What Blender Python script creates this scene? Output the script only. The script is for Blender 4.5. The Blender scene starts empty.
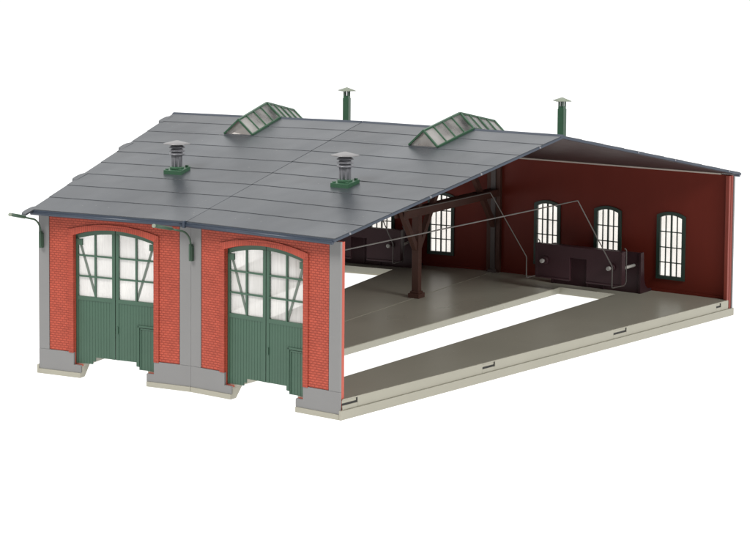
import bpy, bmesh, math, random
from mathutils import Matrix, Vector
random.seed(7)
S = 0.001                     # everything below is written in millimetres of the scale model
sc = bpy.context.scene
COL = sc.collection

# ------------------------------------------------------------------ camera
cd = bpy.data.cameras.new('camera')
cam = bpy.data.objects.new('camera', cd); COL.objects.link(cam)
CR = Matrix(((0.82166211, -0.04202633, 0.5684234), (0.5699732, 0.0630126, -0.81924353), (-0.00138804, 0.99712747, 0.07572895)))
cam.matrix_world = Matrix.Translation(Vector((519.297, -327.081, 223.220)) * S) @ CR.to_4x4()
cd.sensor_width = 36.0
cd.lens = 1917.095 / 750 * 36.0
cd.shift_x = 237.03 / 750
cd.shift_y = -175.51 / 750
cd.clip_start = 0.02
cd.clip_end = 100.0
sc.camera = cam

# ------------------------------------------------------------------ light
w = bpy.data.worlds.new('World'); sc.world = w; w.use_nodes = True
bg = w.node_tree.nodes['Background']
# made-up surroundings: white behind the model, dimmed elsewhere to darken the shed interior
WT = w.node_tree
_tc = WT.nodes.new('ShaderNodeTexCoord')
_dp = WT.nodes.new('ShaderNodeVectorMath'); _dp.operation = 'DOT_PRODUCT'; _dp.inputs[1].default_value = (-0.5684, 0.8226, 0.0)
WT.links.new(_tc.outputs['Generated'], _dp.inputs[0])
_mr = WT.nodes.new('ShaderNodeMapRange'); _mr.interpolation_type = 'SMOOTHSTEP'
for k, v_ in (('From Min', 0.15), ('From Max', 0.55), ('To Min', 0.24), ('To Max', 1.03)): _mr.inputs[k].default_value = v_
WT.links.new(_dp.outputs['Value'], _mr.inputs['Value'])
bg.inputs[0].default_value = (1.0, 1.0, 1.0, 1); WT.links.new(_mr.outputs[0], bg.inputs[1])

def area_light(name, loc, target, size, power, color=(1, 1, 1)):
    l = bpy.data.lights.new(name, 'AREA'); l.shape = 'RECTANGLE'
    l.size, l.size_y = size; l.energy = power; l.color = color
    o = bpy.data.objects.new(name, l); COL.objects.link(o)
    o.location = loc
    o.rotation_euler = (Vector(target) - Vector(loc)).to_track_quat('-Z', 'Y').to_euler()
    return o
area_light('softbox_key', (-0.35, -0.35, 1.15), (0.0, 0.5, 0.05), (0.6, 0.5), 15.5, (1, 0.98, 0.95))
area_light('softbox_side', (1.45, 0.35, 0.95), (0.1, 0.72, 0.03), (0.55, 0.45), 15.0, (1, 0.99, 0.97))

sc.view_settings.view_transform = 'Standard'
sc.view_settings.look = 'None'
sc.view_settings.exposure = 0.0
sc.view_settings.gamma = 1.0

# ------------------------------------------------------------------ materials
def nt(name):
    m = bpy.data.materials.new(name); m.use_nodes = True
    t = m.node_tree; b = t.nodes['Principled BSDF']
    return m, t, b
def N(t, typ, **kw):
    n = t.nodes.new(typ)
    for k, v in kw.items():
        if k in n.inputs: n.inputs[k].default_value = v
        else: setattr(n, k, v)
    return n
def plastic(name, col, rough=0.4, var=0.10, scale=60, bump=0.04, spec=0.5, fleck=0.0, rvar=0.08, stretch=(1, 1, 1), warp=0.0):
    """moulded plastic: slight blotches in colour and gloss, fine surface grain"""
    m, t, b = nt(name); L = t.links
    tc = N(t, 'ShaderNodeTexCoord'); mp = N(t, 'ShaderNodeMapping'); mp.inputs['Scale'].default_value = stretch
    L.new(tc.outputs['Object'], mp.inputs[0])
    n1 = N(t, 'ShaderNodeTexNoise', Scale=scale, Detail=5.0, Roughness=0.6); L.new(mp.outputs[0], n1.inputs['Vector'])
    mr = N(t, 'ShaderNodeMapRange'); mr.inputs['From Min'].default_value = 0.15; mr.inputs['From Max'].default_value = 0.85
    mr.inputs['To Min'].default_value = 1 - var; mr.inputs['To Max'].default_value = 1 + var
    L.new(n1.outputs['Fac'], mr.inputs['Value'])
    vm = N(t, 'ShaderNodeVectorMath', operation='SCALE'); vm.inputs[0].default_value = col
    L.new(mr.outputs[0], vm.inputs['Scale'])
    out = vm.outputs[0]
    if fleck > 0:
        v = N(t, 'ShaderNodeTexVoronoi', Scale=230.0); L.new(tc.outputs['Object'], v.inputs['Vector'])
        n3 = N(t, 'ShaderNodeTexNoise', Scale=90.0); L.new(tc.outputs['Object'], n3.inputs['Vector'])
        lt = N(t, 'ShaderNodeMath', operation='LESS_THAN'); lt.inputs[1].default_value = 0.09
        L.new(v.outputs['Distance'], lt.inputs[0])
        gt = N(t, 'ShaderNodeMath', operation='GREATER_THAN'); gt.inputs[1].default_value = 0.56
        L.new(n3.outputs['Fac'], gt.inputs[0])
        mu = N(t, 'ShaderNodeMath', operation='MULTIPLY'); L.new(lt.outputs[0], mu.inputs[0]); L.new(gt.outputs[0], mu.inputs[1])
        mu2 = N(t, 'ShaderNodeMath', operation='MULTIPLY'); L.new(mu.outputs[0], mu2.inputs[0]); mu2.inputs[1].default_value = fleck
        mx = N(t, 'ShaderNodeMix', data_type='RGBA'); L.new(mu2.outputs[0], mx.inputs['Factor'])
        L.new(out, mx.inputs[6]); mx.inputs[7].default_value = (0.8, 0.78, 0.72, 1)
        out = mx.outputs[2]
    L.new(out, b.inputs['Base Color'])
    n2 = N(t, 'ShaderNodeTexNoise', Scale=scale * 0.6, Detail=3.0); L.new(mp.outputs[0], n2.inputs['Vector'])
    m2 = N(t, 'ShaderNodeMapRange'); m2.inputs['From Min'].default_value = 0.15; m2.inputs['From Max'].default_value = 0.85
    m2.inputs['To Min'].default_value = max(0.02, rough - rvar); m2.inputs['To Max'].default_value = rough + rvar
    L.new(n2.outputs['Fac'], m2.inputs['Value']); L.new(m2.outputs[0], b.inputs['Roughness'])
    b.inputs['Specular IOR Level'].default_value = spec
    if bump:
        n4 = N(t, 'ShaderNodeTexNoise', Scale=1500.0, Detail=2.0); L.new(tc.outputs['Object'], n4.inputs['Vector'])
        bp = N(t, 'ShaderNodeBump', Strength=bump, Distance=0.0004); L.new(n4.outputs['Fac'], bp.inputs['Height'])
        L.new(bp.outputs[0], b.inputs['Normal'])
        if warp:
            n5 = N(t, 'ShaderNodeTexNoise', Scale=28.0, Detail=2.0); L.new(mp.outputs[0], n5.inputs['Vector'])
            bw_ = N(t, 'ShaderNodeBump', Strength=1.0, Distance=warp); L.new(n5.outputs['Fac'], bw_.inputs['Height'])
            L.new(bp.outputs[0], bw_.inputs['Normal']); L.new(bw_.outputs[0], b.inputs['Normal'])
    return m

def brick(name, col, mortar, bw=2.35, bh=1.24, mort=0.2, soldier=False):
    m, t, b = nt(name); L = t.links
    tc = N(t, 'ShaderNodeTexCoord'); sp = N(t, 'ShaderNodeSeparateXYZ'); L.new(tc.outputs['Object'], sp.inputs[0])
    cb = N(t, 'ShaderNodeCombineXYZ')
    if soldier: L.new(sp.outputs['X'], cb.inputs[0]); L.new(sp.outputs['Z'], cb.inputs[1])
    else: L.new(sp.outputs['X'], cb.inputs[0]); L.new(sp.outputs['Z'], cb.inputs[1])
    sc_ = N(t, 'ShaderNodeVectorMath', operation='SCALE'); sc_.inputs['Scale'].default_value = 1000.0
    L.new(cb.outputs[0], sc_.inputs[0])
    br = N(t, 'ShaderNodeTexBrick'); br.offset = 0.5
    br.inputs['Scale'].default_value = 1.0; br.inputs['Brick Width'].default_value = bw; br.inputs['Row Height'].default_value = bh
    br.inputs['Mortar Size'].default_value = mort; br.inputs['Mortar Smooth'].default_value = 0.35; br.inputs['Bias'].default_value = -0.2
    c2 = tuple(x * 0.82 for x in col)
    br.inputs['Color1'].default_value = (*col, 1); br.inputs['Color2'].default_value = (*c2, 1); br.inputs['Mortar'].default_value = (*mortar, 1)
    L.new(sc_.outputs[0], br.inputs['Vector'])
    n = N(t, 'ShaderNodeTexNoise', Scale=140.0, Detail=4.0); L.new(tc.outputs['Object'], n.inputs['Vector'])
    mr = N(t, 'ShaderNodeMapRange'); mr.inputs['To Min'].default_value = 0.82; mr.inputs['To Max'].default_value = 1.18
    L.new(n.outputs['Fac'], mr.inputs['Value'])
    vm = N(t, 'ShaderNodeVectorMath', operation='SCALE'); L.new(br.outputs['Color'], vm.inputs[0]); L.new(mr.outputs[0], vm.inputs['Scale'])
    L.new(vm.outputs[0], b.inputs['Base Color'])
    iv = N(t, 'ShaderNodeMath', operation='SUBTRACT'); iv.inputs[0].default_value = 1.0; L.new(br.outputs['Fac'], iv.inputs[1])
    bp = N(t, 'ShaderNodeBump', Strength=0.9, Distance=0.00022); L.new(iv.outputs[0], bp.inputs['Height'])
    L.new(bp.outputs[0], b.inputs['Normal'])
    b.inputs['Roughness'].default_value = 0.55
    b.inputs['Specular IOR Level'].default_value = 0.35
    return m

def clear_sheet(name, haze=0.45, tint=(0.97, 0.96, 0.94), ribs=1.0, var=0.16, n2s=75.0):
    """thin ribbed translucent window foil"""
    m, t, b = nt(name); L = t.links
    out = t.nodes['Material Output']; t.nodes.remove(b)
    tc = N(t, 'ShaderNodeTexCoord'); mp = N(t, 'ShaderNodeMapping'); mp.inputs['Scale'].default_value = (900, 900, 60)
    L.new(tc.outputs['Object'], mp.inputs[0])
    n = N(t, 'ShaderNodeTexNoise', Scale=1.0, Detail=2.0); L.new(mp.outputs[0], n.inputs['Vector'])
    n2 = N(t, 'ShaderNodeTexNoise', Scale=n2s, Detail=2.0); L.new(tc.outputs['Object'], n2.inputs['Vector'])
    ad = N(t, 'ShaderNodeMath', operation='MULTIPLY_ADD'); L.new(n.outputs['Fac'], ad.inputs[0]); ad.inputs[1].default_value = 0.18 * ribs; L.new(n2.outputs['Fac'], ad.inputs[2])
    mr = N(t, 'ShaderNodeMapRange'); mr.inputs['From Min'].default_value = 0.35; mr.inputs['From Max'].default_value = 0.8
    mr.inputs['To Min'].default_value = max(0.0, haze - var); mr.inputs['To Max'].default_value = min(1.0, haze + var); mr.clamp = True
    L.new(ad.outputs[0], mr.inputs['Value'])
    tr = N(t, 'ShaderNodeBsdfTransparent'); tr.inputs[0].default_value = (*tint, 1)
    tl = N(t, 'ShaderNodeBsdfTranslucent'); tl.inputs[0].default_value = (*tint, 1)
    df = N(t, 'ShaderNodeBsdfDiffuse'); df.inputs[0].default_value = (*tint, 1)
    mx0 = N(t, 'ShaderNodeMixShader'); mx0.inputs[0].default_value = 0.85; L.new(tl.outputs[0], mx0.inputs[1]); L.new(df.outputs[0], mx0.inputs[2])
    mx = N(t, 'ShaderNodeMixShader'); L.new(mr.outputs[0], mx.inputs[0]); L.new(tr.outputs[0], mx.inputs[1]); L.new(mx0.outputs[0], mx.inputs[2])
    gl = N(t, 'ShaderNodeBsdfGlossy'); gl.inputs['Roughness'].default_value = 0.12
    fr = N(t, 'ShaderNodeFresnel'); fr.inputs[0].default_value = 1.45
    mx2 = N(t, 'ShaderNodeMixShader'); L.new(fr.outputs[0], mx2.inputs[0]); L.new(mx.outputs[0], mx2.inputs[1]); L.new(gl.outputs[0], mx2.inputs[2])
    L.new(mx2.outputs[0], out.inputs['Surface'])
    return m

RED = (0.50, 0.090, 0.052)
M = {
    'brick': brick('red_brick_plastic', RED, (0.32, 0.048, 0.028)),
    'soldier': brick('soldier_brick_plastic', (0.53, 0.092, 0.055), (0.30, 0.04, 0.025), bw=1.15, bh=40, mort=0.10),
    'edgebrick': plastic('smooth_red_plastic', (0.50, 0.083, 0.048), 0.45, 0.06),
    'wall_shade': plastic('shaded_red_plastic', (0.165, 0.025, 0.0155), 0.42, 0.07, scale=30, spec=0.16, stretch=(3, 1, 0.6)),  # the wall's red plastic, darkened to paint in the interior shade
    'grey': plastic('grey_stone_plastic', (0.232, 0.231, 0.229), 0.55, 0.05, scale=50),
    'green': plastic('green_plastic', (0.050, 0.112, 0.073), 0.42, 0.10, scale=80),
    'jambred': brick('jamb_red_plastic', (0.44, 0.074, 0.043), (0.36, 0.055, 0.032), bw=3.0, bh=1.24, mort=0.16),
    'greendark': plastic('dark_green_plastic', (0.022, 0.048, 0.036), 0.4, 0.15, scale=120),
    'brace': plastic('grey_green_plastic', (0.15, 0.185, 0.155), 0.5, 0.1),
    'post_shade': plastic('end_post_shaded_red', (0.25, 0.040, 0.024), 0.45, 0.08),  # same red plastic again, with shade put into the colour
    'postgrey': plastic('dark_post_grey', (0.085, 0.068, 0.064), 0.45, 0.08),
    'green2': plastic('bright_green_plastic', (0.042, 0.118, 0.064), 0.36, 0.15, scale=150),
    'roof': plastic('dark_slate_plastic', (0.056, 0.064, 0.075), 0.33, 0.35, scale=22, bump=0.10, rvar=0.13, spec=0.85, fleck=0.15, warp=0.0016, stretch=(1.0, 0.6, 1)),
    'roofedge': plastic('blue_black_plastic', (0.038, 0.052, 0.078), 0.4, 0.15, scale=60),
    'roofunder': plastic('roof_underside_plastic', (0.055, 0.035, 0.035), 0.5, 0.1),
    'floor': plastic('olive_grey_floor', (0.385, 0.375, 0.305), 0.31, 0.09, scale=20, fleck=0.5, spec=0.5, rvar=0.07),
    'base': plastic('cream_base_plastic', (0.385, 0.37, 0.30), 0.5, 0.04, scale=40),
    'timber': plastic('brown_timber_plastic', (0.085, 0.038, 0.028), 0.5, 0.15, scale=80, spec=0.3),
    'maroon': plastic('maroon_plastic', (0.042, 0.018, 0.022), 0.42, 0.08, scale=60, spec=0.22),
    'metal': plastic('light_grey_metal', (0.55, 0.54, 0.50), 0.35, 0.05),
    'lampgreen': plastic('dull_green_plastic', (0.045, 0.092, 0.058), 0.42, 0.12, scale=150),
    'knob': plastic('dull_metal', (0.32, 0.31, 0.29), 0.35, 0.05),
    'wire': plastic('grey_wire', (0.095, 0.085, 0.078), 0.35, 0.05),
    'vent': plastic('mid_grey_plastic', (0.22, 0.22, 0.24), 0.38, 0.10, scale=150),
    'cap': plastic('pale_grey_plastic', (0.31, 0.305, 0.31), 0.45, 0.08, scale=150),
    'capg': plastic('pale_green_plastic', (0.30, 0.34, 0.27), 0.45, 0.10, scale=150),
    'cream': plastic('cream_lit_strip', (0.62, 0.55, 0.48), 0.45, 0.05),  # pale colour stands in for light above the rear wall and doors
    'black': plastic('black_slot_shade', (0.02, 0.02, 0.018), 0.6, 0.05),
    'glass_door': clear_sheet('door_window_foil', 0.68, var=0.55, n2s=34.0),
    'glass_win': clear_sheet('rear_window_foil', 0.14, (0.97, 0.95, 0.92), var=0.06, ribs=0.2),
    'glass_sky': clear_sheet('skylight_foil', 0.34, (0.90, 0.87, 0.84), var=0.30, n2s=55.0, ribs=0.25),
}

# ------------------------------------------------------------------ geometry helpers (mm, bay frame: x along facade, y away from turntable, z up)
class MB:
    def __init__(s): s.b = bmesh.new()
    def hexa(s, p):
        v = [s.b.verts.new(Vector(q) * S) for q in p]
        for f in ((3, 2, 1, 0), (4, 5, 6, 7), (0, 1, 5, 4), (1, 2, 6, 5), (2, 3, 7, 6), (3, 0, 4, 7)): s.b.faces.new([v[i] for i in f])
        return s
    def box(s, x0, x1, y0, y1, z0, z1):
        return s.hexa([(x0, y0, z0), (x1, y0, z0), (x1, y1, z0), (x0, y1, z0), (x0, y0, z1), (x1, y0, z1), (x1, y1, z1), (x0, y1, z1)])
    def _ext(s, A, B):
        a = [s.b.verts.new(Vector(q) * S) for q in A]; c = [s.b.verts.new(Vector(q) * S) for q in B]; n = len(A)
        s.b.faces.new(a); s.b.faces.new(c[::-1])
        for i in range(n): s.b.faces.new((a[i], c[i], c[(i + 1) % n], a[(i + 1) % n]))
        return s
    def prism_xz(s, P, y0, y1): return s._ext([(x, y0, z) for x, z in P], [(x, y1, z) for x, z in P])
    def prism_yz(s, P, x0, x1): return s._ext([(x0, y, z) for y, z in P], [(x1, y, z) for y, z in P])
    def prism_xy(s, P, z0, z1): return s._ext([(x, y, z0) for x, y in P], [(x, y, z1) for x, y in P])
    def band(s, outer, inner, y0, y1):
        """strip between two polylines with equal point counts, in the x-z plane"""
        for i in range(len(outer) - 1):
            a, b, c, d = outer[i], outer[i + 1], inner[i + 1], inner[i]
            s.hexa([(d[0], y0, d[1]), (c[0], y0, c[1]), (c[0], y1, c[1]), (d[0], y1, d[1]), (a[0], y0, a[1]), (b[0], y0, b[1]), (b[0], y1, b[1]), (a[0], y1, a[1])])
        return s
    def bar(s, p, q, w, h=None, up=(0, 0, 1)):
        h = h or w; p = Vector(p); q = Vector(q); d = (q - p).normalized(); u = Vector(up)
        x = d.cross(u)
        if x.length < 1e-4: x = d.cross(Vector((1, 0, 0)))
        x.normalize(); y = x.cross(d)
        c = [(-w / 2, -h / 2), (w / 2, -h / 2), (w / 2, h / 2), (-w / 2, h / 2)]
        return s._ext([p + x * a + y * b for a, b in c], [q + x * a + y * b for a, b in c])
    def tube(s, path, r, n=10):
        path = [Vector(p) for p in path]; rings = []
        rr = r if isinstance(r, (list, tuple)) else [r] * len(path)
        for i, p in enumerate(path):
            d = (path[min(i + 1, len(path) - 1)] - path[max(i - 1, 0)]).normalized()
            x = d.cross(Vector((0.31, 0.17, 0.93))).normalized(); y = x.cross(d)
            rings.append([s.b.verts.new((p + (x * math.cos(2 * math.pi * k / n) + y * math.sin(2 * math.pi * k / n)) * rr[i]) * S) for k in range(n)])
        for A, B in zip(rings, rings[1:]):
            for k in range(n): s.b.faces.new((A[k], B[k], B[(k + 1) % n], A[(k + 1) % n])).smooth = True
        s.b.faces.new(rings[0]); s.b.faces.new(rings[-1][::-1]); return s
    def lathe(s, c, prof, n=24):
        rings = []
        for r, z in prof:
            rings.append([s.b.verts.new(Vector((c[0] + r * math.cos(2 * math.pi * k / n), c[1] + r * math.sin(2 * math.pi * k / n), c[2] + z)) * S) for k in range(n)])
        for A, B in zip(rings, rings[1:]):
            for k in range(n): s.b.faces.new((A[k], A[(k + 1) % n], B[(k + 1) % n], B[k])).smooth = True
        s.b.faces.new(rings[0][::-1]); s.b.faces.new(rings[-1]); return s
    def obj(s, name, mat, parent=None, label=None, bevel=0.0):
        bmesh.ops.recalc_face_normals(s.b, faces=s.b.faces)
        me = bpy.data.meshes.new(name); s.b.to_mesh(me); s.b.free()
        o = bpy.data.objects.new(name, me); COL.objects.link(o)
        me.materials.append(M[mat] if isinstance(mat, str) else mat)
        if parent is not None: o.parent = parent
        if label: o['label'] = label
        if bevel:
            bv = o.modifiers.new('bevel', 'BEVEL'); bv.width = bevel * S; bv.segments = 2; bv.limit_method = 'ANGLE'
            bv.harden_normals = True
            for p in me.polygons: p.use_smooth = True
            try:
                sm = me.attributes.get('sharp_face')
            except Exception: pass
            for e in me.edges: pass
            me.set_sharp_from_angle(angle=math.radians(35))
        return o

TH = 0.192485                # angle of one bay
T = math.tan(TH / 2)
V1, V2, V3 = 466.12, 647.84, 829.08
ZW, ZF = 2.6, 9.8
ORIGIN = Vector((0, 650, 0)) * S

def thing(name, label, cat, loc=(0, 0, 0), rz=0.0, group=None):
    o = bpy.data.objects.new(name, None); COL.objects.link(o); o.empty_display_size = 0.02
    o.location = loc; o.rotation_euler = (0, 0, rz); o['label'] = label; o['category'] = cat
    if group: o['group'] = group
    return o
def ang(b): return -b * TH / 2
def bayworld(b, x, y, z): return Matrix.Rotation(ang(b), 4, 'Z') @ (Vector((x, y, z)) * S)

# ------------------------------------------------------------------ white tabletop under the shed, glow added so it stays pure white
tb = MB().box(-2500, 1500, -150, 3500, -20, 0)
m_t, t_t, b_t = nt('glowing_white_tabletop')
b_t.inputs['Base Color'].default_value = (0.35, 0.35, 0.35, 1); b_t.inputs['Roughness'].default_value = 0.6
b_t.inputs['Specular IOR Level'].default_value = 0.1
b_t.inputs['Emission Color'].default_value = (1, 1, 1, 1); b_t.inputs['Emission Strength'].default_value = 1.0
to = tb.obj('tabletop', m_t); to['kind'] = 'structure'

# ------------------------------------------------------------------ the engine shed
shed = thing('engine_shed', 'model two-bay engine shed with red brick front, green doors and grey lapped roof', 'engine shed', ORIGIN)
def part(mb, name, mat, b=0, label=None, bevel=0.0, parent=None):
    if parent is not None: return mb.obj(name, mat, parent, label, bevel)
    o = mb.obj(name, mat, shed, label, bevel)
    o.location = -ORIGIN; o.rotation_euler = (0, 0, ang(b))
    return o

def arch(h, zs, rise, n=14):
    """points left to right of a segmental arch"""
    R = (h * h + rise * rise) / (2 * rise); out = []
    a = math.asin(h / R)
    for i in range(n + 1):
        t = -a + 2 * a * i / n
        out.append((R * math.sin(t), zs + rise - R + R * math.cos(t)))
    return out

# ---- base plate of each bay: floor with track slot, skirt, footings
SLOT = 19.0; SE = 803.0
for b in (-1, 1):
    y0, y1 = V1 + 2.2, V3 - 0.1
    f = MB()
    g0 = 0.12
    # floor as four pieces round the slot (butted)
    f.prism_xy([(-y0 * T + g0, y0), (-SLOT, y0), (-SLOT, SE), (-SE * T + g0, SE)], 6.0, ZF)
    f.prism_xy([(SLOT, y0), (y0 * T - g0, y0), (SE * T - g0, SE), (SLOT, SE)], 6.0, ZF)
    f.prism_xy([(-SE * T + g0, SE), (SE * T - g0, SE), (y1 * T - g0, y1), (-y1 * T + g0, y1)], 6.0, ZF)
    fl = part(f, 'floor_plate', 'floor', b)
    # pale rim round the slot
    r = MB()
    for sx in (-1, 1):
        a, c = sorted((sx * (SLOT - 0.02), sx * (SLOT + 0.0)))
        r.prism_xz([(sx * SLOT, 5.95), (sx * SLOT, ZF + 0.02), (sx * (SLOT - 0.35), ZF - 0.3), (sx * (SLOT - 0.35), 5.95)], y0, SE)
    r.box(-SLOT, SLOT, SE - 0.4, SE, 5.95, ZF + 0.02)
    r.obj('slot_rim', 'floor', fl)
    # footings under the front wall, with sloping backs
    for sx in (-1, 1):
        ft = MB(); xa, xb = 19.5 * sx, (V1 * T - 0.15) * sx
        x0, x1 = min(xa, xb), max(xa, xb)
        ft.prism_yz([(V1 - 1.2, 0.0), (V1 + 3.5, 0.0), (V1 + 9.0, 5.98), (V1 - 0.2, 5.98), (V1 - 0.2, ZW), (V1 - 1.2, ZW)], x0, x1)
        part(ft, 'footing', 'base', b, bevel=0.25)
    # rear skirt
    part(MB().box(-(V3 + 3) * T + 0.3, (V3 + 3) * T - 0.3, V3 + 0.0, V3 + 4.5, 0, ZW), 'rear_footing', 'base', b, bevel=0.2)

def side_skirt(b, sx):
    """edge of the base along an open side; local x = outwards, along the joint direction"""
    h = MB(); kids = []
    R1, R3 = V1 / math.cos(TH / 2), V3 / math.cos(TH / 2)
    def X(xo): return sx * xo
    def bx(m, r0, r1, x0, x1, z0, z1):
        a, c = sorted((X(x0), X(x1))); m.box(a, c, r0, r1, z0, z1)
    slots = [(464, 480.5), (581, 592), (704.5, 718), (817.5, 823.2)]
    rs = R1 + 1.0; r_end = R3 - 1
    cur = rs
    for a, c in slots:
        a = max(a, rs)
        if a > cur: bx(h, cur, a, -0.1, 0.45, 4.5, ZF - 0.02)
        bx(h, a, c, -0.1, 0.45, 4.5, 6.7); bx(h, a, c, -0.1, 0.45, 9.1, ZF - 0.02)
        k = MB(); sl = MB(); kids.append((k, sl))
        bx(k, a, c, -0.1, -0.05, 7.4, 9.1)
        bx(sl, a, c, -0.1, 0.06, 6.7, 7.65); bx(sl, c - 0.65, c - 0.02, -0.05, 0.2, 7.65, 9.1)  # black strips stand in for shade in the slit and recess end
        cur = c
    bx(h, cur, r_end, -0.1, 0.45, 4.5, ZF - 0.02)
    bx(h, R1 - 1.1, R3 + 4.5, -0.1, 1.15, 0.0, 4.5)
    s = h.obj('side_skirt', 'base', shed, None, 0.18)
    s.location = -ORIGIN; s.rotation_euler = (0, 0, -sx * TH)
    for k, sl in kids:
        kb = k.obj('slot_recess', 'base', s); sl.obj('slot_shade', 'black', s)
side_skirt(1, 1); side_skirt(-1, -1)

# ---- front walls
HW = V1 * T - 0.12           # half width of the facade
ZT = 84.6                    # top of the wall
DO = 23.7                    # half width of the door opening
for b in (-1, 1):
    OA = arch(DO, 74.6, 3.8)
    fw = MB()
    P = [(-HW, ZW + 0.05), (-19.6, ZW + 0.05), (-19.6, 6.7), (-DO, 6.7)] + OA + [(DO, 6.7), (19.6, 6.7), (19.6, ZW + 0.05), (HW, ZW + 0.05), (HW, ZT), (-HW, ZT)]
    fw.prism_xz(P, V1 + 0.8, V1 + 3.0)
    wall = part(fw, 'front_wall', 'edgebrick', b)
    # brick facing (proud)
    TO = [(-26.9, 13.4)] + arch(26.9, 77.3, 3.8) + [(26.9, 13.4)]
    bk = MB()
    pil = 38.3
    top = [(-pil, 13.4)] + [(-pil, ZT - .1)] + [(pil, ZT - .1)] + [(pil, 13.4)]
    P = [(-pil, 13.4), (-26.3, 13.4)] + arch(26.3, 77.2, 3.8) + [(26.3, 13.4), (pil, 13.4), (pil, ZT - .1), (-pil, ZT - .1)]
    bk.prism_xz(P, V1 - 0.45, V1 + 0.82)
    part(bk, 'brick_facing', 'brick', 0, parent=wall)
    # arch surround (more proud)
    inner = [(-DO, 12.9), (-DO, 43.0)] + arch(DO, 74.6, 3.8) + [(DO, 43.0), (DO, 12.9)]
    outer = [(-26.6, 12.9), (-26.6, 43.0)] + arch(26.6, 77.4, 3.8) + [(26.6, 43.0), (26.6, 12.9)]
    part(MB().band(outer[2:-2], inner[2:-2], V1 - 1.0, V1 + 0.84), 'arch_surround', 'soldier', 0, parent=wall)
    part(MB().band(arch(DO + 0.6, 74.8, 3.9), arch(DO - 1.4, 73.6, 3.6), V1 + 3.0, V1 + 3.7), 'lit_arch_strip', 'cream', 0, parent=wall)  # added strip, coloured like lit roof underside showing over the doors
    for sx in (-1, 1):
        q = [(DO, 12.9), (26.6, 12.9), (26.6, 77.38), (DO, 74.58)]
        part(MB().prism_xz([(sx * x, z) for x, z in q], V1 - 1.0, V1 + 0.84), 'door_jamb', 'jambred', 0, parent=wall)
    # grey plinth and pilasters
    for sx in (-1, 1):
        pl = MB(); q = [(19.5, ZW), (HW + 0.05, ZW), (HW + 0.05, 13.2), (DO, 13.2), (DO, 6.6), (19.5, 6.6)]
        pl.prism_xz([(sx * x, z) for x, z in q], V1 - 0.7, V1 + 0.83)
        part(pl, 'plinth', 'grey', 0, parent=wall, bevel=0.12)
    for sx in (-1, 1):
        pi = MB(); a, c = sorted((sx * 38.6, sx * (HW + 0.05))); pi.box(a, c, V1 - 0.65, V1 + 0.83, 13.26, ZT + 0.2)
        part(pi, 'pilaster', 'grey', 0, parent=wall, bevel=0.12)

# ---- doors
def leaf(b, sx):
    """one door leaf; sx -1 left, +1 right; x from the meeting edge outwards"""
    y0, y1 = V1 + 1.6, V1 + 2.9
    X = lambda x: sx * x
    A = lambda x: 74.35 + 3.8 * (1 - (x / 23.6) ** 2)             # arch underside
    fr = MB()
    def bx(x0, x1, z0, z1, ya=y0, yb=y1):
        a, c = sorted((X(x0), X(x1))); fr.box(a, c, ya, yb, z0, z1)
    zb = lambda x: 11.1 if x < 12.2 else (9.0 if x < 14.2 else 7.4)
    n = 12; x0, x1 = 1.9, 22.3; wd = (x1 - x0) / n
    ZB = 42.6                                                   # top of boarding
    for i in range(n):
        xa, xb = x0 + i * wd, x0 + (i + 1) * wd
        bx(xa + 0.1, xb - 0.1, zb((xa + xb) / 2), ZB - 2.0, y0 + 0.28, y1 - 0.1)
        bx(xa - 0.0, xb + 0.0, zb((xa + xb) / 2) + 0.01, ZB - 2.0, y0 + 0.385, y1 - 0.3)
    bx(0.25, 1.95, 11.1, 76.2)                                  # meeting stile
    bx(x1 - 0.05, 23.5, 7.4, 74.3)                              # hinge stile
    bx(1.9, x1, ZB - 2.0, ZB)                                   # lock rail
    # arched head
    m = 8
    for i in range(m):
        xa, xb = 0.25 + (23.5 - 0.25) * i / m, 0.25 + (23.5 - 0.25) * (i + 1) / m
        za, zb2 = A(xa), A(xb)
        q = [(X(xa), za - 2.2), (X(xb), zb2 - 2.2), (X(xb), zb2), (X(xa), za)]
        fr.prism_xz(q, y0 - 0.0, y1)
    # glazing bars
    xm = 12.1
    bx(xm - 0.45, xm + 0.45, ZB, A(xm) - 2.0, y0 + 0.1, y1 - 0.2)
    for z in (53.1, 63.9): bx(1.9, x1, z - 0.42, z + 0.42, y0 + 0.15, y1 - 0.25)
    # square hinge plate in the upper corner of the glass
    bx(19.8, 22.4, 69.2, 72.4, y0 + 0.05, y1 - 0.1)
    o = part(fr, 'door_leaf', 'green', b)
    g = MB(); a, c = sorted((X(1.6), X(22.5)))
    q = [(X(1.6), ZB - 0.5), (X(22.5), ZB - 0.5), (X(22.5), A(22.5) - 1.0), (X(12), A(12) - 1.0), (X(1.6), A(1.6) - 1.0)]
    g.prism_xz(q, y1 - 0.15, y1 + 0.25)
    part(g, 'window_pane', 'glass_door', 0, parent=o)
    part(MB().bar((X(21.4), y1 - 0.35, 70.5), (X(12.2), y1 - 0.35, 42.8), 1.25, 0.3, (0, 1, 0)), 'brace', 'brace', 0, parent=o)
    if sx > 0:
        wk = MB()                                               # wicket door in the right leaf
        for xa, xb, za, zc in ((12.9, 14.0, 9.0, 30.2), (12.9, 22.4, 29.4, 30.4)):
            wk.box(xa, xb, y0 - 0.15, y0 + 0.4, za, zc)
        wk.box(14.4, 14.9, y0 - 0.05, y0 + 0.4, 7.6, 29.2)
        wk.box(14.4, 22.4, y0 - 0.05, y0 + 0.4, 28.4, 29.0)
        part(wk, 'wicket_door', 'green', 0, parent=o)
        part(MB().box(1.0, 1.7, y0 - 0.45, y0 + 0.1, 25, 28.5), 'handle', 'green', 0, parent=o)
for b in (-1, 1):
    for sx in (-1, 1): leaf(b, sx)

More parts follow.
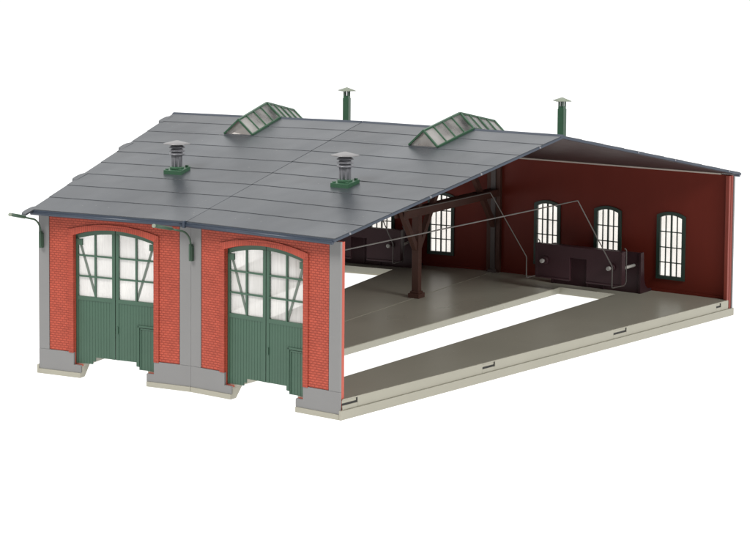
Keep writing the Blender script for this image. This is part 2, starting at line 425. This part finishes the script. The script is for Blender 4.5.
# ---- back walls with arched windows
WC = (-42.0, 0.3, 42.6); WH = 8.3
for b in (-1, 1):
    HB = V3 * T - 0.12
    bw = MB(); zt = 85.4; z0, z1 = 19.0, 56.6
    xs = [-HB]
    for c in WC: xs += [c - WH, c + WH]
    xs.append(HB)
    for i in range(0, len(xs), 2): bw.box(xs[i], xs[i + 1], V3, V3 + 2.2, 3.0, zt)
    for c in WC:
        bw.box(c - WH, c + WH, V3, V3 + 2.2, 3.0, z0)
        P = [(c + x, z) for x, z in arch(WH, z1, 2.1, 8)] + [(c + WH, zt), (c - WH, zt)]
        bw.prism_xz(P, V3, V3 + 2.2)
    wall = part(bw, 'back_wall', 'wall_shade', b)
    # outside brick facing and grey corner strips
    ob = MB()
    for i in range(0, len(xs), 2): ob.box(xs[i] + (3 if i == 0 else .4), xs[i + 1] - (3 if i == len(xs) - 2 else .4), V3 + 2.2, V3 + 2.9, 13.2, zt - 0.2)
    part(ob, 'brick_facing', 'brick', 0, parent=wall)
    op = MB().box(-HB, HB, V3 + 2.2, V3 + 3.4, 3.0, 13.0)
    for sx in (-1, 1):
        a, c = sorted((sx * (HB - 3), sx * HB)); op.box(a, c, V3 + 2.2, V3 + 3.3, 13.0, zt)
    part(op, 'plinth', 'grey', 0, parent=wall)
    # pale strip painting in the light along the wall top
    part(MB().box(-HB + 0.5, HB - 6.0, V3 - 0.9, V3 + 1.2, zt + 0.02, zt + 0.85), 'lit_wall_edge', 'cream', 0, parent=wall)
    part(MB().box(-HB + 0.3, HB - 0.3, V3 - 0.5, V3 - 0.01, 9.85, 11.4), 'skirting', 'wall_shade', 0, parent=wall)
    for c in WC:
        fm = MB(); fo = 9.3; gi = 7.1
        outer = [(c - fo, 18.0)] + [(c + x, z) for x, z in arch(fo, 57.6, 2.4, 10)] + [(c + fo, 18.0)]
        inner = [(c - gi, 20.0)] + [(c + x, z) for x, z in arch(gi, 56.1, 1.8, 10)] + [(c + gi, 20.0)]
        fm.band(outer, inner, V3 - 1.0, V3 + 1.0)
        fm.box(c - fo, c + fo, V3 - 1.2, V3 + 1.0, 17.9, 20.0)
        fm.box(c - 0.42, c + 0.42, V3 - 0.5, V3 + 0.7, 20.0, 58.0)
        for dx in (-3.65, 3.65): fm.box(c + dx - 0.24, c + dx + 0.24, V3 - 0.4, V3 + 0.6, 20.0, 57.3)
        for z in (28.4, 37.7, 47.4): fm.box(c - gi, c + gi, V3 - 0.45, V3 + 0.65, z - 0.27, z + 0.27)
        wo = part(fm, 'window', 'greendark', b)
        P = [(c - 7.3, 19.8)] + [(c + x, z) for x, z in arch(7.3, 56.2, 1.9, 8)] + [(c + 7.3, 19.8)]
        part(MB().prism_xz(P, V3 + 0.75, V3 + 1.05), 'window_pane', 'glass_win', 0, parent=wo)
# end post of the back wall on each open side
for sx in (-1, 1):
    R3 = V3 / math.cos(TH / 2)
    e = MB()
    a, c = sorted((sx * -1.9, sx * 0.35)); e.box(a, c, R3 - 2.9, R3 - 0.9, 4.55, 85.2); e.box(a + .3, c - .3, R3 - 0.9, R3 - 0.2, 4.55, 85.2); e.box(a, c, R3 - 0.2, R3 + 2.0, 4.55, 85.2)
    a, c = sorted((sx * -2.6, sx * -1.9)); e.box(a, c, R3 - 1.8, R3 - 0.0, 9.9, 85.0)
    o = e.obj('end_post', 'post_shade', shed, None, 0.12); o.location = -ORIGIN; o.rotation_euler = (0, 0, -sx * TH)
    a, c = sorted((sx * -1.8, sx * 0.8))
    MB().box(a, c, R3 + 2.05, R3 + 3.3, 4.55, 84.9).obj('corner_strip', 'grey', o)

# ---- roof
VE, ZE, ZR = 459.6, 86.9, 122.2
SL = (ZR - ZE) / (V2 - VE)
VB = 2 * V2 - VE + 3.0       # rear eave
def zr(v): return ZR - SL * abs(v - V2)
def lin(v, a, c): return a + (c - a) * (v - VE) / (V2 - VE)
def edge(b, side, v):
    """x of the roof edge in the bay frame"""
    vv = v if v <= V2 else 2 * V2 - v
    if side < 0: return -v * T - (lin(vv, 2.3, 0.2) if b < 0 else -lin(vv, 1.0, -1.6))
    return v * T + (lin(vv, 1.0, 0.9) if b > 0 else lin(vv, 0.9, -1.8))
for b in (-1, 1):
    for rear in (0, 1):
        dk = MB()
        va, vb = (VE, V2) if not rear else (V2, VB)
        def P(s, v, dz):
            x = edge(b, s, v); return (x, v, zr(v) + dz)
        SK0, SKW = 611.0, 8.2
        def slab(m, a, c, e, f):
            '''slab between v=a..c; e(v) / f(v) give bottom and top height; ins = edge inset; left open under the skylight'''
            cutv = SK0 if not rear else 2 * V2 - SK0
            segs = [(a, c)]
            if a < cutv - 0.01 and c > cutv + 0.01: segs = [(a, cutv), (cutv, c)]
            for v0, v1 in segs:
                mid = (v0 + v1) / 2
                opening = (mid > SK0) if not rear else (mid < 2 * V2 - SK0)
                L_ = lambda v: edge(b, -1, v) + (m_ins if b < 0 else 0.06)
                R_ = lambda v: edge(b, 1, v) - (m_ins if b > 0 else 0.06)
                spans = [(L_, R_)] if not opening else [(L_, lambda v: -SKW), (lambda v: SKW, R_)]
                for l, r in spans:
                    m.hexa([(l(v0), v0, e(v0)), (r(v0), v0, e(v0)), (r(v1), v1, e(v1)), (l(v1), v1, e(v1)), (l(v0), v0, f(v0)), (r(v0), v0, f(v0)), (r(v1), v1, f(v1)), (l(v1), v1, f(v1))])
        m_ins = 0.0
        slab(dk, va, vb, lambda v: zr(v) - 1.5, lambda v: zr(v) - 0.3)
        deck = part(dk, 'roof_slope', 'roofedge', b)
        # underside lining
        m_ins = 2.0
        ln = MB(); slab(ln, va + 3 if not rear else va, vb if not rear else vb - 3, lambda v: zr(v) - 1.9, lambda v: zr(v) - 1.45)
        part(ln, 'roof_lining', 'roofunder', 0, parent=deck)
        # lapped roofing felt sheets
        sh = MB(); step = 21.15
        cuts = [VE + 0.4 + step * i for i in range(9)] + [V2]
        if rear: cuts = [2 * V2 - c for c in cuts][::-1]; cuts[-1] = VB - 0.4
        for va2, vb2 in zip(cuts, cuts[1:]):
            lo, hi = (0.26, 0.06) if not rear else (0.06, 0.26)
            m_ins = 0.30; lo -= 0.12; hi -= 0.12
            gp = 0.27; a_, c_ = va2 + (gp if not rear else 0), vb2 - (0 if not rear else gp)
            slab(sh, a_, c_, lambda v: zr(v) - 0.5, lambda v: zr(v) + lo + (hi - lo) * (v - va2) / (vb2 - va2))
        part(sh, 'roofing_sheet', 'roof', 0, parent=deck, bevel=0.12)
    # ridge cap
    rc = MB(); x0, x1 = edge(b, -1, V2) + 0.1, edge(b, 1, V2) - 0.1
    for x0, x1 in ((x0, -9.6), (9.6, x1)): rc.prism_yz([(V2 - 2.2, zr(V2 - 2.2) + 0.02), (V2, ZR + 0.55), (V2 + 2.2, zr(V2 + 2.2) + 0.02), (V2 + 2.2, zr(V2) - 0.8), (V2 - 2.2, zr(V2) - 0.8)], x0, x1)
    part(rc, 'ridge_cap', 'roofedge', b, bevel=0.1)
    # gutters
    for v, d in ((VE, -1), (VB, 1)):
        g = MB(); a, c = edge(b, -1, v) + (0.8 if b < 0 else 0.2), edge(b, 1, v) - (0.9 if b > 0 else 0.2)
        z = zr(v)
        g.tube([(a, v - d * 0.1, z - 1.75), (c, v - d * 0.1, z - 1.75)], 0.95, 12)
        part(g, 'gutter', 'roofedge', b)
# gutter bracket at the joint
j = MB().box(-0.7, 0.7, VE / math.cos(TH / 2) - 1.2, VE / math.cos(TH / 2) + 0.6, 83.9, 87.4)
part(j, 'gutter_bracket', 'roofedge', 0, bevel=0.2)
# edge clips and tabs on the open roof edges
for sx in (-1, 1):
    for R in ((461, 520, 580, 637, 720, 772, 832) if sx < 0 else (473, 535, 577, 629, 726, 766, 828)):
        v = R * math.cos(TH / 2)
        x = edge(sx, sx, v)
        if sx < 0:
            c = MB(); n = 8; P = []
            for i in range(n + 1):
                t_ = math.pi * i / n; P.append((x - (1.9 + 2.2) * math.sin(t_) ** 0.4 + 2.2, v - 6.5 * math.cos(t_)))
            dz = SL if v < V2 else -SL
            A = [(px, py, zr(v) + dz * (py - v) + 0.13) for px, py in P]; B = [(px, py, z_ - 0.9) for (px, py, z_) in A]
            c._ext(A, B); part(c, 'edge_tab', 'roof', sx)
        else:
            dz = SL if v < V2 else -SL
            c = MB().tube([(x - 0.6, v, zr(v) - 0.7), (x + 0.35, v, zr(v) - 0.7)], 0.55, 12)
            part(c, 'edge_clip', 'vent', sx)

# ---- roof fittings
def skylight(b):
    hw, va, vb = 9.0, 610.0, 2 * V2 - 610.0
    H = 8.6
    zb = lambda v: zr(v) + 0.1
    fr = MB(); gl = MB()
    for s in (0, 1):
        v0, v1 = (va, V2) if s == 0 else (vb, V2)
        for sx in (-1, 1):
            nb = 4
            for i in range(nb + 1):
                v = v0 + (v1 - v0) * i / nb
                if s == 1 and i == nb: continue
                wdt = 1.3 if i in (0, nb) else 0.85
                fr.bar((sx * hw, v, zb(v) + 0.3), (0, v, zb(v) + H), wdt, 0.9, (0, 1, 0) if False else (0, 0, 1))
            fr.bar((sx * hw, v0, zb(v0) + 0.35), (sx * hw, v1, zb(v1) + 0.35), 1.0, 1.3)
            # glass
            off = 0.25
            q = [(sx * hw, v0, zb(v0) + .2), (sx * hw, v1, zb(v1) + .2), (0, v1, zb(v1) + H - .2), (0, v0, zb(v0) + H - .2)]
            gl._ext(q, [(x - sx * 0.3, y, z - 0.25) for x, y, z in q])
        fr.bar((0, v0, zb(v0) + H), (0, v1, zb(v1) + H), 1.2, 1.0)
        # end gable glass
        d = 0.5 if s == 0 else -0.5
        q = [(-hw, v0 + d, zb(v0)), (hw, v0 + d, zb(v0)), (0, v0 + d, zb(v0) + H - .3)]
        gl._ext(q, [(x, y + d * 0.5, z) for x, y, z in q])
    o = part(fr, 'skylight', 'green2', b)
    part(gl, 'skylight_glass', 'glass_sky', 0, parent=o)
for b in (-1, 1): skylight(b)

def ventilator(b):
    x, v = -0.8, 536.3
    z = zr(v)
    bs = MB(); h = 5.4
    P = [(-h, -h), (h, -h), (h, h), (-h, h)]
    bs._ext([(x + p, v + q, zr(v + q) - 0.3) for p, q in P], [(x + p, v + q, z + 2.0 + SL * q * 0.8) for p, q in P])
    bs.lathe((x, v, z + 1.6), [(3.9, 0), (3.9, 1.1), (3.4, 1.4)], 20)
    for p, q in ((-4, -4), (4, -4), (4, 4), (-4, 4)): bs.box(x + p - .7, x + p + .7, v + q - .7, v + q + .7, z + q * SL, z + q * SL + 2.8)
    o = part(bs, 'ventilator_base', 'green2', b, bevel=0.15)
    st = MB().lathe((x, v, z + 1.5), [(2.75, 0), (2.75, 13.5)], 20)
    for k in range(8):
        a = k * math.pi / 4; st.bar((x + 2.6 * math.cos(a), v + 2.6 * math.sin(a), z + 2.8), (x + 2.6 * math.cos(a), v + 2.6 * math.sin(a), z + 9.3), 0.75)
    part(st, 'ventilator_pipe', 'vent', 0, parent=o)
    lv = MB()
    for i in range(3): lv.lathe((x, v, z + 9.4 + 1.9 * i), [(4.3, 0), (4.4, 0.35), (2.9, 1.35), (2.5, 1.35), (2.5, 0.2)], 24)
    part(lv, 'louvre', 'vent', 0, parent=o)
    part(MB().lathe((x, v, z + 15.2), [(7.3, 0), (7.4, 0.25), (3.6, 1.1), (0.8, 1.9), (0.3, 1.95)], 28), 'ventilator_cap', 'cap', 0, parent=o)
for b in (-1, 1): ventilator(b)

def chimney(b):
    x, v = 3.4, 760.0; z = zr(v)
    c = MB(); c.box(x - 1.75, x + 1.75, v - 1.75, v + 1.75, z - 1, z + 26.2)
    for p in (-1, 1):
        for q in (-1, 1): c.box(x + p * 1.3 - .42, x + p * 1.3 + .42, v + q * 1.3 - .42, v + q * 1.3 + .42, z + 26.0, z + 29.6)
    for p in (-1.75, 1.75):
        c.box(x + p - .25, x + p + .25, v - 1.9, v + 1.9, z, z + 24.8)
    c.box(x - 3.4, x + 3.4, v - 3.4, v + 3.4, z - 1.2, z + 1.0)
    o = part(c, 'chimney', 'green2', b, bevel=0.12)
    part(MB().lathe((x, v, z + 29.4), [(6.3, 0), (6.3, 0.3), (0.4, 2.3)], 4), 'chimney_cap', 'capg', 0, parent=o)
for b in (-1, 1): chimney(b)

# ---- timber frame along the joint between the bays
tm = MB()
R = 718.6; ztop = 107.5
tm.box(-2.25, 2.25, R - 2.25, R + 2.25, ZF, 108)
part(tm, 'timber_post', 'timber', 0, bevel=0.25)
part(MB().box(-3.7, 3.7, R - 4.2, R + 4.2, ZF - 0.02, 12.6).box(-3.0, 3.0, R - 3.0, R + 3.0, 12.55, 13.8), 'post_foot', 'timber', 0, bevel=0.25)
bm_ = MB()
for x in (-2.4, 2.4): bm_.bar((x * 1.35, 696, 62.9), (x * 1.35, 833, 62.3), 1.4, 4.8)
part(bm_, 'tie_beam', 'timber', 0, bevel=0.2)
part(MB().bar((0, 720.5, 40), (0, 756, 87), 3.0, 3.6), 'timber_brace', 'timber', 0, bevel=0.2)
part(MB().bar((0, 716.7, 40), (0, 681, 87), 3.0, 3.6), 'timber_brace', 'timber', 0, bevel=0.2)
part(MB().bar((0, 832.5, 38), (0, 784, 92), 3.0, 3.8), 'timber_brace', 'timber', 0, bevel=0.2)
RJ = V3 / math.cos(TH / 2)
part(MB().box(-1.6, 1.6, RJ - 4.2, RJ - 0.6, ZF, 85.2).box(-2.6, 2.6, RJ - 6.0, RJ - 0.4, ZF, 11.6), 'rear_post', 'postgrey', 0, bevel=0.15)
part(MB().box(1.6, 4.6, RJ - 3.4, RJ - 0.3, ZF, 85.2).box(-4.6, -1.6, RJ - 3.4, RJ - 0.3, ZF, 85.2), 'rear_post_cheek', 'timber', 0, bevel=0.15)
# pale seam between the two floor plates
part(MB().box(-0.25, 0.25, V1 / math.cos(TH / 2) + 3, RJ - 6, ZF - 1.0, ZF + 0.12), 'floor_seam', 'base', 0)

# ------------------------------------------------------------------ wall lamps on the facade
def wall_lamp(b, x, label):
    z0 = 66.6
    t = thing('wall_lamp', label, 'lamp', bayworld(b, x, V1 - 0.65, z0), ang(b), 'curved green lamps on the facade')
    MB().box(-0.95, 0.95, -2.0, 0.0, 0.0, 7.6).box(-0.6, 0.6, -2.5, -0.4, 0.6, 8.6).obj('bracket', 'lampgreen', t, None, 0.2)
    p = []
    tip = Vector((-1.0, -28.5, 20.7)); 
    p.append(Vector((0, -1.4, 7.5)))
    for i in range(1, 9):
        a = i / 8; y = -1.4 - 9.5 * (1 - math.cos(a * math.pi * 0.46)); z = 7.5 + 8.8 * math.sin(a * math.pi * 0.46)
        p.append(Vector((-0.3 * a, y, z)))
    p.append(Vector((-0.6, -16.5, 17.9)))
    MB().tube(p, 0.5, 8).obj('lamp_arm', 'lampgreen', t)
    sh = MB().tube([Vector((-0.55, -15.0, 17.6)), Vector((-0.6, -16.0, 17.95)), tip], [0.5, 0.95, 0.85], 10)
    so = sh.obj('lamp_shade', 'lampgreen', t)
    MB().tube([tip + Vector((0, -0.0, -0.0)), tip + Vector((-0.02, -1.0, 0.16))], 0.9, 10).obj('lamp_glass', 'capg', so)
wall_lamp(-1, -42.6, 'curved green lamp on the outer grey pilaster of the left bay')
wall_lamp(1, -43.9, 'curved green lamp on the grey pilaster between the two green doors')

# ------------------------------------------------------------------ buffer stops with door linkage
def buffer_stop(b, label):
    Y = 803.0
    t = thing('buffer_stop', label, 'buffer stop', bayworld(b, 0, Y, ZF), ang(b), 'maroon buffer stops at the slot ends')
    y = lambda v: v - Y; z = lambda q: q - ZF
    W = 29.0
    P = [(-W, z(17)), (-5.6, z(17)), (-5.6, z(31.5)), (5.6, z(31.5)), (5.6, z(17)), (W, z(17)), (W, z(38.3)), (-W, z(38.3))]
    fb = MB().prism_xz(P, y(790), y(792.2))
    for sx in (-1, 1):
        a, c = sorted((sx * (W - 1.2), sx * (W + 0.3))); fb.box(a, c, y(789.8), y(794.6), z(17), z(38.3))
    fb.box(-W, W, y(792.2), y(794.2), z(36.6), z(38.25))
    fb.box(-W, -5.6, y(789.4), y(790.05), z(17.0), z(18.0)); fb.box(5.6, W, y(789.4), y(790.05), z(17.0), z(18.0))
    fo = fb.obj('front_board', 'maroon', t, None, 0.2)
    rb = MB().box(-W, W, y(813.6), y(815.6), 0.0, z(35.0))
    rb.box(-6.2, -5.2, y(812.9), y(813.7), 0.3, z(31)).box(5.2, 6.2, y(812.9), y(813.7), 0.3, z(31))
    rb.obj('rear_board', 'maroon', t, None, 0.2)
    for sx in (-1, 1):
        P = [(y(813.0), 0.0), (y(828.4), 0.0), (y(828.4), 1.6)]
        for i in range(7):
            a = i / 6 * math.pi / 2; P.append((y(818.0) + 8.5 * (1 - math.sin(a)), 1.6 + 8.5 * (1 - math.cos(a))))
        P += [(y(817.0), z(35.2)), (y(813.0), z(35.2))]
        a, c = sorted((sx * W, sx * (W + 1.5)))
        MB().prism_yz(P, a, c).obj('side_gusset', 'maroon', t, None, 0.15)
        MB().tube([(sx * 25.8, y(791.5), z(27)), (sx * 25.8, y(814), z(27))], 1.0, 12).obj('guide_rod', 'metal', t)
        k = MB().tube([(sx * 22.4, y(790.3), z(28.2)), (sx * 22.4, y(788.2), z(28.2))], 2.5, 16).obj('collar', 'maroon', t)
        MB().tube([(sx * 22.4, y(788.2), z(28.2)), (sx * 22.4, y(786.6), z(28.2)), (sx * 22.4, y(785.2), z(28.2)), (sx * 22.4, y(784.9), z(28.2))], [0.8, 1.35, 1.35, 0.9], 16).obj('knob', 'knob', k)
        # linkage wire from the door hinge over the track and down to the board
        U = 28.8 * sx
        pts = [(sx * 22.6, V1 + 3.6, 73.0), (sx * 22.9, 476, 74.6), (U, 732.5, 75.7), (U, 778, 31), (U, 778, 18), (U + .3 * sx, 793.4, 17.6), (U + .5 * sx, 795.6, 19), (U + .5 * sx, 795.6, 39), (U + .3 * sx, 793.6, 40.2)]
        # densify near bends so the tube keeps its section
        q = []
        for i, p in enumerate(pts):
            p = Vector(p)
            if 0 < i < len(pts) - 1:
                a = (Vector(pts[i - 1]) - p).normalized(); c = (Vector(pts[i + 1]) - p).normalized()
                q += [p + a * 0.8, p + (a + c) * 0.22, p + c * 0.8]
            else: q.append(p)
        MB().tube([(p.x, y(p.y), z(p.z)) for p in q], 0.36, 8).obj('linkage_wire', 'wire', t)
buffer_stop(-1, 'maroon buffer stop at the far end of the left bay, behind the timber post')
buffer_stop(1, 'maroon buffer stop below the arched windows of the right bay')
